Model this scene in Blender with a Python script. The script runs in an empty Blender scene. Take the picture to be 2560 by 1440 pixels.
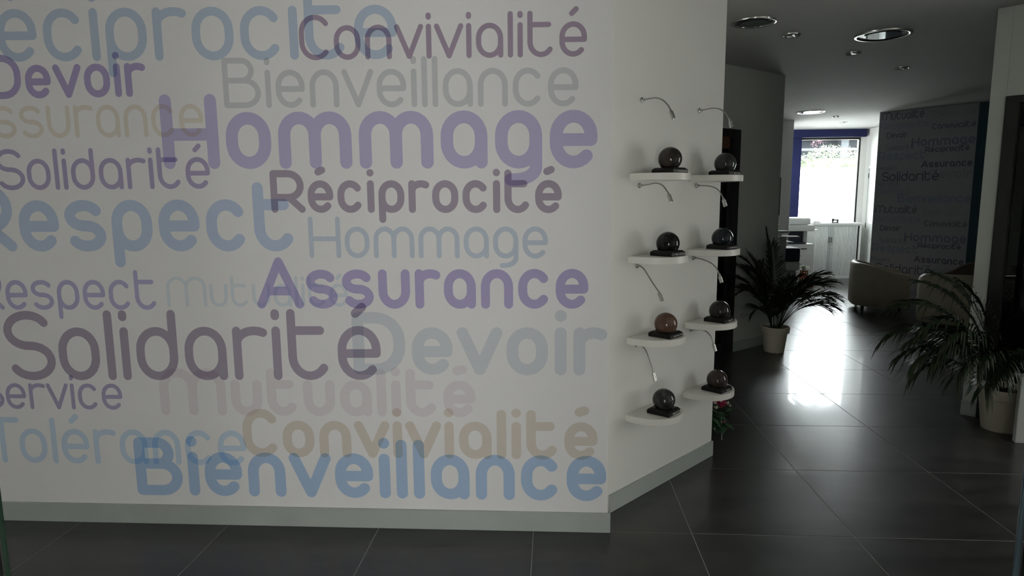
import bpy, bmesh, math, random
from mathutils import Vector, Matrix, Quaternion
from mathutils.geometry import delaunay_2d_cdt
random.seed(7)
PI = math.pi
S = bpy.context.scene
COL = S.collection

# ------------------------------------------------------------------ camera
cd = bpy.data.cameras.new('camera')
cam = bpy.data.objects.new('camera', cd)
COL.objects.link(cam)
cd.sensor_width = 36.0
cd.lens = 22.783
cd.clip_start = 0.05
Rw = [(0.998069, 0.061632, -0.00773), (0.000952, -0.139606, -0.990207), (-0.062108, 0.988287, -0.139395)]
rt, dn, fw = [Vector(r) for r in Rw]
m = Matrix((rt, -dn, -fw)).transposed().to_4x4()
m.translation = Vector((0, 0, 1.585))
cam.matrix_world = m
S.camera = cam

# ------------------------------------------------------------------ world, sun, daylight, exposure
W = bpy.data.worlds.new('sky'); S.world = W; W.use_nodes = True
nt = W.node_tree; nt.nodes.clear()
wo = nt.nodes.new('ShaderNodeOutputWorld'); wb = nt.nodes.new('ShaderNodeBackground')
wb.inputs['Color'].default_value = (0.93, 0.97, 1.0, 1); wb.inputs['Strength'].default_value = 26
nt.links.new(wb.outputs[0], wo.inputs[0])

def light(name, kind, energy, loc, rot, size=None, color=(1, 1, 1)):
    l = bpy.data.lights.new(name, kind); l.energy = energy; l.color = color
    if kind == 'AREA':
        l.shape = 'RECTANGLE'; l.size, l.size_y = size
    o = bpy.data.objects.new(name, l); COL.objects.link(o)
    o.location = loc; o.rotation_euler = rot
    return o
sun = light('sun', 'SUN', 4.0, (0, 0, 12), (math.radians(48), 0, math.radians(-12)), color=(1, .96, .9))
sun.data.angle = math.radians(3)
# daylight coming in through the glazed entrance behind the camera and through the window right of the hall
light('entrance_daylight', 'AREA', 152, (1.5, -2.35, .82), (PI/2, 0, PI), (3.0, 1.45), (1.0, .99, .985))
light('side_window_daylight', 'AREA', 34, (4.47, 3.26, 1.3), (PI/2, 0, math.atan2(-.669, .743)+PI), (1.7, 1.8), (1.0, 1.0, .95))
light('office_side_fill', 'AREA', 30, (3.99, 11.98, 1.95), (PI/2, 0, -PI/2), (1.1, 1.0), (.95, 1.0, 1.0))  # unseen fill lamp added to brighten the office, no window modelled here
pt = light('far_window_portal', 'AREA', 1, (5.28, 12.99, 1.8), (PI/2, 0, 0), (1.06, 1.64))
pt.rotation_euler = (-PI/2, 0, 0)
pt.data.cycles.is_portal = True

S.view_settings.view_transform = 'Standard'; S.view_settings.look = 'None'
S.view_settings.exposure = 0.0; S.view_settings.gamma = 1.0
S.view_settings.use_curve_mapping = False
S.cycles.max_bounces = 10; S.cycles.diffuse_bounces = 6; S.cycles.glossy_bounces = 5
S.cycles.transparent_max_bounces = 16
S.cycles.sample_clamp_indirect = 25.0
S.cycles.use_denoising = True
S.cycles.caustics_reflective = False; S.cycles.caustics_refractive = False

# ------------------------------------------------------------------ materials
def lin(c):
    return tuple(((v/255)/12.92 if v/255 <= .04045 else ((v/255+.055)/1.055)**2.4) for v in c)
def mat(name, col, rough=.6, metal=0, spec=.5, noise=None, bump=None, alpha=None, coat=0, emit=None):
    """noise=(scale, amount) mottles the colour; bump=(scale, strength) gives fine relief"""
    M = bpy.data.materials.new(name); M.use_nodes = True
    nt = M.node_tree; b = nt.nodes['Principled BSDF']
    b.inputs['Base Color'].default_value = (*col, 1)
    b.inputs['Roughness'].default_value = rough
    b.inputs['Metallic'].default_value = metal
    b.inputs['Specular IOR Level'].default_value = spec
    b.inputs['Coat Weight'].default_value = coat
    b.inputs['Coat Roughness'].default_value = .05
    tc = nt.nodes.new('ShaderNodeTexCoord')
    if noise:
        n = nt.nodes.new('ShaderNodeTexNoise'); n.inputs['Scale'].default_value = noise[0]
        n.inputs['Detail'].default_value = 5
        nt.links.new(tc.outputs['Object'], n.inputs['Vector'])
        r = nt.nodes.new('ShaderNodeValToRGB')
        a = noise[1]
        r.color_ramp.elements[0].position = .3; r.color_ramp.elements[1].position = .7
        c2 = noise[2] if len(noise) > 2 else tuple(min(1, v*(1+a)) for v in col)
        r.color_ramp.elements[0].color = (*[v*(1-a) for v in col], 1)
        r.color_ramp.elements[1].color = (*c2, 1)
        nt.links.new(n.outputs['Fac'], r.inputs[0]); nt.links.new(r.outputs[0], b.inputs['Base Color'])
    if bump:
        n = nt.nodes.new('ShaderNodeTexNoise'); n.inputs['Scale'].default_value = bump[0]
        nt.links.new(tc.outputs['Object'], n.inputs['Vector'])
        bp = nt.nodes.new('ShaderNodeBump'); bp.inputs['Strength'].default_value = bump[1]
        bp.inputs['Distance'].default_value = .01
        nt.links.new(n.outputs['Fac'], bp.inputs['Height']); nt.links.new(bp.outputs[0], b.inputs['Normal'])
    return M
M = {}
M['wall'] = mat('white_wall_paint', (.78, .78, .75), .75, noise=(1.4, .02), bump=(220, .05), spec=.25)
M['sheet'] = mat('printed_wall_sheet', (.79, .79, .80), .7, noise=(1.1, .02), bump=(300, .05), spec=.25)
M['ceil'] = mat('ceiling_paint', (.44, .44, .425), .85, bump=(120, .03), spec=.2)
M['base'] = mat('skirting_paint', (.41, .455, .43), .45, noise=(6, .04))
M['backwall'] = mat('corridor_wall_paint', (.60, .62, .59), .8, noise=(1.5, .03), spec=.2)
M['grout'] = mat('grout', (.42, .41, .38), .9, noise=(30, .1))
M['blue'] = mat('navy_blue_paint', (.008, .012, .062), .6, noise=(3, .05), spec=.3)
M['teal'] = mat('dark_teal_paint', (.022, .065, .085), .7, noise=(3, .05))
M['frame'] = mat('black_door_frame', (.012, .013, .012), .35, noise=(8, .1))
M['shelf'] = mat('white_shelf_lacquer', (.84, .83, .78), .35, noise=(4, .01))
M['chrome'] = mat('chrome', (.62, .62, .60), .18, metal=1, noise=(60, .05))
M['flex'] = mat('brushed_steel_flex', (.42, .42, .40), .32, metal=1, noise=(300, .2))
M['black'] = mat('black_plinth_stone', (.006, .006, .0055), .42, spec=.3, noise=(60, .2))
M['white_plastic'] = mat('white_plastic', (.74, .76, .74), .4, noise=(5, .02))
M['grey_plastic'] = mat('grey_plastic', (.42, .45, .44), .45, noise=(5, .03))
M['dark_plastic'] = mat('dark_blue_plastic', (.02, .028, .045), .4, noise=(9, .1))
M['paper'] = mat('paper', (.85, .85, .84), .8, noise=(9, .01))
M['cardboard'] = mat('cardboard', (.28, .13, .06), .85, noise=(25, .1))
M['red'] = mat('red_packet', (.55, .05, .02), .55, noise=(20, .1))
M['cream'] = mat('cream_leather', (.42, .37, .29), .5, noise=(7, .05), bump=(180, .15))
M['tan_leather'] = mat('tan_leather', (.13, .10, .075), .5, noise=(7, .05), bump=(180, .15))
M['darkseat'] = mat('dark_seat_cushion', (.05, .045, .04), .6, noise=(12, .1), bump=(180, .15))
M['sheet_shaded'] = mat('shaded_lounge_sheet', (.40, .40, .44), .75, noise=(1.1, .03), spec=.2)  # same print as the front sheet, with the lounge shade put into its colour
M['pot'] = mat('cream_plastic_pot', (.62, .57, .47), .4, noise=(6, .03))
M['soil'] = mat('potting_soil', (.03, .022, .015), .95, noise=(60, .4), bump=(60, 1))
M['leaf'] = mat('palm_leaf', (.018, .036, .013), .42, noise=(14, .3), spec=.4)
M['stalk'] = mat('palm_stalk', (.06, .09, .03), .45, noise=(20, .2))
M['fern'] = mat('artificial_leaf', (.03, .085, .035), .5, noise=(20, .2))
M['bright_leaf'] = mat('fresh_green_leaf', (.16, .36, .04), .45, noise=(20, .2))
M['hedge'] = mat('hedge_leaf', (.075, .095, .055), .7, noise=(6, .3))
M['blossom'] = mat('pink_blossom', (.14, .03, .05), .7, noise=(12, .15))
M['fence'] = mat('white_fence_panel', (.86, .87, .87), .7, noise=(3, .02))
M['facade'] = mat('grey_blue_facade', (.020, .024, .030), .8, noise=(2, .1))
M['column'] = mat('pale_column', (.035, .040, .046), .8, noise=(2, .05))
M['paving'] = mat('pale_paving', (.62, .61, .58), .85, noise=(4, .08))
M['petal'] = mat('magenta_petal', (.45, .015, .09), .55, noise=(30, .25, (.62, .06, .20)))
M['whitepetal'] = mat('white_petal', (.75, .72, .62), .55, noise=(30, .08))
M['vase'] = mat('dark_vase', (.02, .022, .02), .3, noise=(10, .1))
M['glass_lens'] = mat('downlight_glass', (.10, .12, .13), .04, metal=.85, noise=(20, .05))
M['recess'] = mat('downlight_recess', (.012, .012, .012), .35, noise=(20, .1))
M['brown'] = mat('brown_panel', (.13, .055, .03), .5, noise=(9, .15))
M['engrave'] = mat('white_engraving', (.62, .62, .58), .7, noise=(50, .1))

def glass(name, tint, rough=0.0, mixf=.12):
    G = bpy.data.materials.new(name); G.use_nodes = True
    nt = G.node_tree; nt.nodes.clear()
    o = nt.nodes.new('ShaderNodeOutputMaterial'); mx = nt.nodes.new('ShaderNodeMixShader')
    t = nt.nodes.new('ShaderNodeBsdfTransparent'); g = nt.nodes.new('ShaderNodeBsdfGlossy')
    t.inputs[0].default_value = (*tint, 1); g.inputs['Roughness'].default_value = rough
    f = nt.nodes.new('ShaderNodeFresnel'); f.inputs[0].default_value = 1.45
    nt.links.new(f.outputs[0], mx.inputs[0]); nt.links.new(t.outputs[0], mx.inputs[1]); nt.links.new(g.outputs[0], mx.inputs[2])
    nt.links.new(mx.outputs[0], o.inputs[0])
    return G
M['clear'] = glass('clear_window_glass', (.97, .99, .98))
M['dark_glass'] = glass('tinted_door_glass', (.22, .25, .24))
M['edge_glass'] = mat('glass_edge', (.035, .055, .065), .15, noise=(5, .2), spec=.8)

M['green_glass'] = mat('green_glass_edge', (.02, .045, .03), .15, noise=(5, .2), spec=.8)
def tile_mat():
    T = bpy.data.materials.new('anthracite_floor_tile'); T.use_nodes = True
    nt = T.node_tree; b = nt.nodes['Principled BSDF']; L = nt.links.new
    g = nt.nodes.new('ShaderNodeNewGeometry')
    oi = nt.nodes.new('ShaderNodeObjectInfo')
    off = nt.nodes.new('ShaderNodeVectorMath'); off.operation = 'SCALE'
    cv = nt.nodes.new('ShaderNodeCombineXYZ')
    L(oi.outputs['Random'], cv.inputs[0]); L(oi.outputs['Random'], cv.inputs[1])
    L(cv.outputs[0], off.inputs[0]); off.inputs['Scale'].default_value = 40
    ad = nt.nodes.new('ShaderNodeVectorMath'); L(g.outputs['Position'], ad.inputs[0]); L(off.outputs[0], ad.inputs[1])
    mp = nt.nodes.new('ShaderNodeMapping'); mp.inputs['Scale'].default_value = (1.2, 3.2, 1)
    L(ad.outputs[0], mp.inputs[0])
    n = nt.nodes.new('ShaderNodeTexNoise'); n.inputs['Scale'].default_value = 2.2; n.inputs['Detail'].default_value = 6
    n.inputs['Distortion'].default_value = .6
    L(mp.outputs[0], n.inputs['Vector'])
    r = nt.nodes.new('ShaderNodeValToRGB')
    r.color_ramp.elements[0].position = .32; r.color_ramp.elements[1].position = .72
    r.color_ramp.elements[0].color = (.023, .0235, .0225, 1); r.color_ramp.elements[1].color = (.047, .0455, .043, 1)
    L(n.outputs['Fac'], r.inputs[0]); L(r.outputs[0], b.inputs['Base Color'])
    rr = nt.nodes.new('ShaderNodeMapRange'); rr.inputs['To Min'].default_value = .27; rr.inputs['To Max'].default_value = .36
    L(n.outputs['Fac'], rr.inputs['Value']); L(rr.outputs[0], b.inputs['Roughness'])
    n2 = nt.nodes.new('ShaderNodeTexNoise'); n2.inputs['Scale'].default_value = 5; n2.inputs['Detail'].default_value = 3
    L(g.outputs['Position'], n2.inputs['Vector'])
    bp = nt.nodes.new('ShaderNodeBump'); bp.inputs['Strength'].default_value = .12; bp.inputs['Distance'].default_value = .004
    L(n2.outputs['Fac'], bp.inputs['Height']); L(bp.outputs[0], b.inputs['Normal'])
    b.inputs['Specular IOR Level'].default_value = .5
    b.inputs['Coat Weight'].default_value = .22; b.inputs['Coat Roughness'].default_value = .05
    return T
M['tile'] = tile_mat()

def stone(name, c1, c2, c3, sc=30):
    c1, c2, c3 = [tuple(v*.72 for v in c) for c in (c1, c2, c3)]
    T = mat(name, c1, .07, noise=(sc, .0, c2), spec=.45)
    nt = T.node_tree; b = nt.nodes['Principled BSDF']
    r = [n for n in nt.nodes if n.type == 'VALTORGB'][0]
    e = r.color_ramp.elements.new(.52); e.color = (*c3, 1)
    return T

# ------------------------------------------------------------------ mesh helpers
class MB:
    def __init__(s): s.bm = bmesh.new()
    def face(s, pts):
        return s.bm.faces.new([s.bm.verts.new(p) for p in pts])
    def box(s, x0, x1, y0, y1, z0, z1):
        v = [s.bm.verts.new(p) for p in ((x0,y0,z0),(x1,y0,z0),(x1,y1,z0),(x0,y1,z0),(x0,y0,z1),(x1,y0,z1),(x1,y1,z1),(x0,y1,z1))]
        for f in ((0,3,2,1),(4,5,6,7),(0,1,5,4),(1,2,6,5),(2,3,7,6),(3,0,4,7)): s.bm.faces.new([v[i] for i in f])
        return s
    def prism(s, pts, z0, z1):
        a = [s.bm.verts.new((x, y, z0)) for x, y in pts]; b = [s.bm.verts.new((x, y, z1)) for x, y in pts]
        s.bm.faces.new(list(reversed(a))); s.bm.faces.new(b)
        n = len(pts)
        for i in range(n): s.bm.faces.new((a[i], a[(i+1) % n], b[(i+1) % n], b[i]))
        return s
    def lathe(s, prof, seg=32, o=(0, 0, 0), ax=None, cap0=True, cap1=True):
        """prof: (radius, height) list, turned about the axis ax through o"""
        q = Quaternion() if ax is None else Vector((0, 0, 1)).rotation_difference(Vector(ax))
        o = Vector(o); rings = []
        for r, h in prof:
            rings.append([s.bm.verts.new(o + q @ Vector((r*math.cos(2*PI*k/seg), r*math.sin(2*PI*k/seg), h))) for k in range(seg)])
        for a, b in zip(rings, rings[1:]):
            for k in range(seg): s.bm.faces.new((a[k], a[(k+1) % seg], b[(k+1) % seg], b[k]))
        if cap0: s.bm.faces.new(list(reversed(rings[0])))
        if cap1: s.bm.faces.new(rings[-1])
        return s
    def tube(s, pts, r, seg=10, r1=None):
        pts = [Vector(p) for p in pts]; n = len(pts); rings = []
        up = Vector((.01, .02, 1)).normalized()
        for i, p in enumerate(pts):
            d = (pts[min(i+1, n-1)] - pts[max(i-1, 0)]).normalized()
            u = d.cross(up)
            if u.length < .05: u = d.cross(Vector((1, 0, 0)))
            u.normalize(); v = u.cross(d)
            rr = r if r1 is None else r + (r1-r)*i/(n-1)
            rings.append([s.bm.verts.new(p + (u*math.cos(2*PI*k/seg) + v*math.sin(2*PI*k/seg))*rr) for k in range(seg)])
        for a, b in zip(rings, rings[1:]):
            for k in range(seg): s.bm.faces.new((a[k], a[(k+1) % seg], b[(k+1) % seg], b[k]))
        s.bm.faces.new(list(reversed(rings[0]))); s.bm.faces.new(rings[-1])
        return s
    def sphere(s, c, r, u=32, v=20, sc=(1, 1, 1)):
        bmesh.ops.create_uvsphere(s.bm, u_segments=u, v_segments=v, radius=1,
            matrix=Matrix.Translation(c) @ Matrix.Diagonal((r*sc[0], r*sc[1], r*sc[2], 1)))
        return s
    def mesh(s, name, mt, smooth=False, bevel=0, bseg=2):
        bmesh.ops.recalc_face_normals(s.bm, faces=s.bm.faces)
        if bevel:
            ed = [e for e in s.bm.edges if len(e.link_faces) == 2 and e.calc_face_angle(0) > .5]
            bmesh.ops.bevel(s.bm, geom=ed, offset=bevel, segments=bseg, affect='EDGES', clamp_overlap=True)
        me = bpy.data.meshes.new(name); s.bm.to_mesh(me); s.bm.free()
        me.materials.append(mt)
        if smooth:
            me.shade_smooth()
            if smooth != 'all': me.set_sharp_from_angle(angle=math.radians(40))
        return me
    def build(s, name, mt, parent=None, smooth=False, bevel=0, bseg=2):
        o = bpy.data.objects.new(name, s.mesh(name, mt, smooth, bevel, bseg)); COL.objects.link(o)
        if parent: o.parent = parent
        return o
def thing(name, label, cat, loc=(0, 0, 0), rz=0, group=None):
    o = bpy.data.objects.new(name, None); COL.objects.link(o)
    o.empty_display_size = .1
    o.location = loc; o.rotation_euler = (0, 0, rz); o['label'] = label; o['category'] = cat
    if group: o['group'] = group
    return o
def tag(o, label, cat, group=None):
    o['label'] = label; o['category'] = cat
    if group: o['group'] = group
    return o
def struct(o, label=None, cat=None):
    o['kind'] = 'structure'
    if label: o['label'] = label
    if cat: o['category'] = cat
    return o
def dup_part(o, parent):
    c = o.copy(); COL.objects.link(c); c.parent = parent
    return c

# ------------------------------------------------------------------ room: reference lines measured in metres
H = 2.80
A48 = math.radians(47.87)
T = Vector((math.cos(A48), math.sin(A48), 0)); N = Vector((math.sin(A48), -math.cos(A48), 0))
P0 = Vector((.28246, 3.10967, 0))            # foot of the shelf wall next to the lettered wall
WL = 1.033                                    # its length
P1 = P0 + T*WL

def wall_run(name, a, b, th, mt, z0=0, z1=H, label=None, cat='wall', side=1, bevel=.002):
    """a wall slab from a to b, thickness th laid to its left (side=1) or right"""
    a = Vector(a).to_3d(); b = Vector(b).to_3d(); d = (b-a).normalized(); n = Vector((-d.y, d.x, 0))*th*side
    q = [a, b, b+n, a+n]
    o = MB().prism([(p.x, p.y) for p in q], z0, z1).build(name, mt, bevel=bevel, bseg=1)
    return struct(o, label, cat)

# floor slab (shows as grout) and the single tiles
fl = MB().box(-4.6, 7.1, -2.5, 13.1, -.12, -.0013).build('floor', M['grout'])
struct(fl, 'anthracite stone tile floor with thin pale joints', 'floor')
TS = .75; gap = .0032
tb = MB().box(-TS/2+gap/2, TS/2-gap/2, -TS/2+gap/2, TS/2-gap/2, -.012, 0).mesh('tile', M['tile'], bevel=.0012, bseg=1)
for i in range(-5, 9):
    for j in range(-2, 15):
        cx = -.0893 + (i+.5)*TS; cy = 2.175 + (j+.5)*TS
        if cy > 12.95 or cx > 6.9 or cx < -3.9: continue
        if cx < 1.4 and cy > 7.6: continue
        if cx < 2.2 and cy > 9: continue
        if cx < -1.0 and cy > 3.6: continue
        o = bpy.data.objects.new('tile', tb); COL.objects.link(o); o.parent = fl; o.location = (cx, cy, 0)
        o.rotation_euler = (random.gauss(0, .0003), random.gauss(0, .0003), 0)
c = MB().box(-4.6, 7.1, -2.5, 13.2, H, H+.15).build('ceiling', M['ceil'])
struct(c, 'plain white ceiling with recessed round downlights', 'ceiling')

# outer shell
struct(MB().box(-4.7, -4.6, -2.5, 13.1, 0, H).build('wall_left', M['wall']), 'outer white wall closing the hall on the left', 'wall')
struct(MB().box(-4.6, 7.1, -2.6, -2.5, 0, H).build('wall_entrance', M['wall']), 'wall with the glazed entrance behind the viewer', 'wall')
struct(MB().box(7.1, 7.2, -2.5, 13.1, 0, H).build('wall_far_right', M['wall']), 'outer wall beyond the lounge', 'wall')
struct(MB().box(.83, 7.1, 1.0, 1.10, 0, H).build('wall_light_block', M['wall']), 'unseen partition wall added to block entrance light on the right', 'wall')  # added out of view to keep entrance light off the pillar and corridor walls

# lettered wall
WD = Vector((.99997745, .00671531, 0)); WN = Vector((.00671531, -.99997745, 0)); W0 = Vector((.27432595, 2.91911529, 0))
def tw(u, z, off=0): p = W0 + WD*u + WN*off; return Vector((p.x, p.y, z))
wf = wall_run('wall_front', tw(-4.9, 0), tw(-.012, 0), .19, M['wall'], label='white wall covered with overlapping French words in blue, violet and grey')
b_ = MB()
for u0, u1, z0, z1, o0, o1 in ((-4.9, -.017, .097, H, 0, .003),):
    ps = [tw(u0, 0, o0), tw(u1, 0, o0), tw(u1, 0, o1), tw(u0, 0, o1)]
    b_.prism([(p.x, p.y) for p in ps], z0, z1)
sheet = b_.build('printed_sheet', M['sheet'], wf, bevel=.0008, bseg=1)
def base_run(name, a, b, h, th=.012, label=None):
    """skirting on the visible side of the line a-b (to the right of its direction)"""
    a = Vector(a); b = Vector(b); d = (b-a).normalized(); n = Vector((d.y, -d.x, 0))*th
    q = [a, b, b+n, a+n]
    o = MB().prism([(p.x, p.y) for p in q], 0, h).build(name, M['base'], bevel=.002, bseg=2)
    return struct(o, label, 'skirting')
base_run('baseboard_front', tw(-4.9, 0), tw(0.001, 0), .098, label='grey-green skirting under the lettered wall')

# shelf wall
wall_run('wall_shelf', P0 - T*.06, P1, .10, M['wall'], label='narrow white angled wall carrying eight round shelves')
base_run('baseboard_shelf', P0 + N*0, P1 + T*.004, .094, label='grey skirting under the angled shelf wall')

# corridor wall with the dark glazed door
DA = math.radians(40.2); D1 = Vector((math.cos(DA), math.sin(DA), 0)); N1 = Vector((math.sin(DA), -math.cos(DA), 0))
Q1 = Vector((2.39, 7.06, 0))
def lw(s, off=0): return Q1 + D1*s + N1*off
dz = 2.214
wall_run('wall_corridor', lw(-.738), lw(0), .12, M['backwall'], label='grey corridor wall behind the potted palm')
wall_run('wall_corridor_beyond', lw(-4.2), lw(-1.75), .12, M['backwall'], label='corridor wall left of the dark glazed door')
wall_run('wall_corridor_header', lw(-1.75), lw(-.738), .12, M['backwall'], z0=dz, label='corridor wall above the dark glazed door')
base_run('baseboard_corridor', lw(-.735), lw(0), .10, label='pale skirting below the corridor wall')

def door_glazed(name, org, d, n, s0, s1, h, fwid, label, extra=None):
    """dark frame and glass leaf in the wall line org + d*s, n points to the viewer"""
    o = thing(name, label, 'door')
    o['kind'] = 'structure'
    def slab(nm, a, b, z0, z1, f, k, mt, par, bev=.003):
        q = [org + d*a + n*f, org + d*b + n*f, org + d*b + n*k, org + d*a + n*k]
        return MB().prism([(p.x, p.y) for p in q], z0, z1).build(nm, mt, par, bevel=bev)
    slab('frame_post', s0, s0+fwid, 0, h, -.10, .012, M['frame'], o)
    slab('frame_post', s1-fwid, s1, 0, h, -.10, .012, M['frame'], o)
    slab('frame_head', s0+fwid, s1-fwid, h-fwid*.55, h, -.10, .012, M['frame'], o)
    slab('bottom_rail', s0+fwid, s1-fwid, 0, .10, -.06, -.02, M['frame'], o)
    slab('glass_pane', s0+fwid, s1-fwid, .10, h-fwid*.55, -.045, -.037, M['dark_glass'], o, 0)
    if extra: extra(slab, o)
    return o
def ex1(slab, o):
    slab('brown_panel', -1.62, -.868, 2.03, 2.145, -.035, -.02, M['brown'], o)
    hb = MB(); p = lw(-1.55, .0)
    hb.tube([lw(-1.53, -.03)+Vector((0, 0, 1.0)), lw(-1.53, .02)+Vector((0, 0, 1.0)), lw(-1.42, .02)+Vector((0, 0, 1.0))], .009)
    hb.build('handle', M['chrome'], o, smooth=True)
door_glazed('door_1', Q1, D1, N1, -1.75, -.738, dz-.002, .125, 'dark framed glazed door in the corridor left of the palm', ex1)
# room behind the corridor door
struct(MB().prism([tuple((lw(-1.95, -1.1)).xy), tuple((lw(-.5, -1.1)).xy), tuple((lw(-.5, -1.2)).xy), tuple((lw(-1.95, -1.2)).xy)], 0, H).build('wall_behind_door', M['backwall']), 'wall of the dim room behind the glazed door', 'wall')

# return wall, pier, window wall
wall_run('wall_return', Q1 + Vector((0, 0, 0)), (2.60, 11.2), .12, M['backwall'], label='side wall behind the corridor corner')
struct(MB().box(2.5, 3.968, 11.2, 11.34, 0, H).build('wall_pier', M['wall'], bevel=.002, bseg=1), 'white wall end left of the copier', 'wall')
struct(MB().box(3.85, 3.968, 11.34, 12.95, 0, H).build('wall_office_left', M['wall']), 'left wall of the office', 'wall')
wx0, wx1, wz0, wz1 = 4.735, 5.845, .98, 2.655
wb_ = MB()
wb_.box(3.85, wx0, 12.95, 13.1, 0, H); wb_.box(wx1, 7.1, 12.95, 13.1, 0, H)
wb_.box(wx0, wx1, 12.95, 13.1, 0, wz0); wb_.box(wx0, wx1, 12.95, 13.1, wz1, H)
struct(wb_.build('wall_back', M['wall']), 'far office wall around the bright window', 'wall')
struct(MB().box(3.968, wx0-.001, 12.90, 12.949, 0, wz1).build('trim_1', M['blue'], bevel=.002, bseg=1), 'navy blue vertical band left of the far window', 'wall band')
struct(MB().box(3.968, 5.905, 12.85, 12.949, wz1+.001, H-.001).build('trim_2', M['blue'], bevel=.003, bseg=1), 'navy blue box above the far window', 'blind box')
wn = thing('window_1', 'tall bright window with thin dark frame looking onto a hedge', 'window'); wn['kind'] = 'structure'
MB().box(wx0, wx0+.014, 12.96, 13.02, wz0, wz1).build('frame_bar', M['frame'], wn, bevel=.002, bseg=1)
MB().box(wx1-.032, wx1, 12.96, 13.02, wz0, wz1).build('frame_bar', M['frame'], wn, bevel=.002, bseg=1)
MB().box(wx0+.014, wx1-.032, 12.96, 13.02, wz1-.042, wz1).build('frame_bar', M['frame'], wn, bevel=.002, bseg=1)
MB().box(wx0+.014, wx1-.032, 12.96, 13.02, wz0, wz0+.04).build('frame_bar', M['frame'], wn, bevel=.002, bseg=1)
MB().box(wx0+.014, wx1-.032, 12.985, 12.991, wz0+.04, wz1-.042).build('glass_pane', M['clear'], wn)
# right wall of the office with a white panelled door
struct(MB().box(5.956, 6.05, 12.845, 12.95, 0, H).build('wall_office_right', M['wall']), 'right wall of the office beside the window', 'wall')
struct(MB().box(5.956, 6.05, 10.2, 12.845-.93, 0, H).build('wall_office_right_near', M['wall']), 'right wall of the office before the door', 'wall')
struct(MB().box(5.956, 6.05, 12.845-.93, 12.845, 2.11, H).build('wall_office_right_header', M['wall']), 'wall above the white panelled door', 'wall')
dr = thing('door_2', 'white panelled door in the wall right of the bright window', 'door'); dr['kind'] = 'structure'
y1 = 12.843; y0 = 12.845-.928
MB().box(5.946, 5.99, y1-.05, y1, 0, 2.108).build('frame_post', M['white_plastic'], dr, bevel=.002)
MB().box(5.946, 5.99, y0, y0+.05, 0, 2.108).build('frame_post', M['white_plastic'], dr, bevel=.002)
MB().box(5.946, 5.99, y0+.05, y1-.05, 2.06, 2.108).build('frame_head', M['white_plastic'], dr, bevel=.002)
MB().box(5.962, 6.0, y0+.053, y1-.053, .01, 2.057).build('door_leaf', M['white_plastic'], dr, bevel=.002)
for z0, z1 in ((1.02, 1.93), (.76, .92), (.16, .66)):
    for a, b in ((y1-.42, y1-.16), (y0+.16, y0+.42)):
        p = MB().box(5.952, 5.962, a, b, z0, z1).build('door_panel', M['white_plastic'], dr, bevel=.004)
for z in (.95, 1.88):
    MB().lathe([(.007, 0), (.007, .09)], 10, (5.955, y1-.052, z)).build('hinge', M['frame'], dr)

# pillar wall on the right with second dark glazed door
E2 = Vector((.743, -.669, 0)).normalized(); N2 = Vector((-.669, -.743, 0)).normalized(); Q2 = Vector((2.957, 4.717, 0))
def pw(s, off=0): return Q2 + E2*s + N2*off
wall_run('wall_pillar', pw(0), pw(.089), .30, M['backwall'], label='narrow grey wall end left of the right-hand door', side=1)
wall_run('wall_pillar_header', pw(.089), pw(1.15), .12, M['backwall'], z0=2.224, label='grey wall above the right-hand door', side=1)
base_run('baseboard_pillar', pw(-.004), pw(.089), .108, label='skirting at the foot of the narrow wall end')
def ex2(slab, o):
    for z, h in ((1.32, .02), (.98, .02), (.55, .02)):
        slab('glazing_bar', .17, 1.06, z, z+h, -.06, -.04, M['frame'], o, 0)
door_glazed('door_3', Q2, E2, N2, .0895, 1.15, 2.222, .078, 'dark framed glazed door at the right edge behind a palm', ex2)
wall_run('wall_pillar_beyond', pw(1.15), pw(5.0), .12, M['backwall'], label='wall right of the right-hand door', side=1)

# second lettered wall in the lounge
M0 = Vector((4.91, 10.33, 0)); MD = (Vector((5.85, 9.3, 0))-M0).normalized(); MN = Vector((MD.y, -MD.x, 0))
if MN.y > 0: MN = -MN
def mw(u, z=0, off=0): p = M0 + MD*u + MN*off; return Vector((p.x, p.y, z))
ww = wall_run('wall_lounge', mw(0), mw(2.9), .14, M['sheet_shaded'], label='shaded lounge wall covered with the same French words', side=1)
ps = [mw(1.268), mw(1.394), mw(1.394, 0, .004), mw(1.268, 0, .004)]
MB().prism([(p.x, p.y) for p in ps], 0, H-.001).build('teal_strip', M['teal'], ww)

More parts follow.
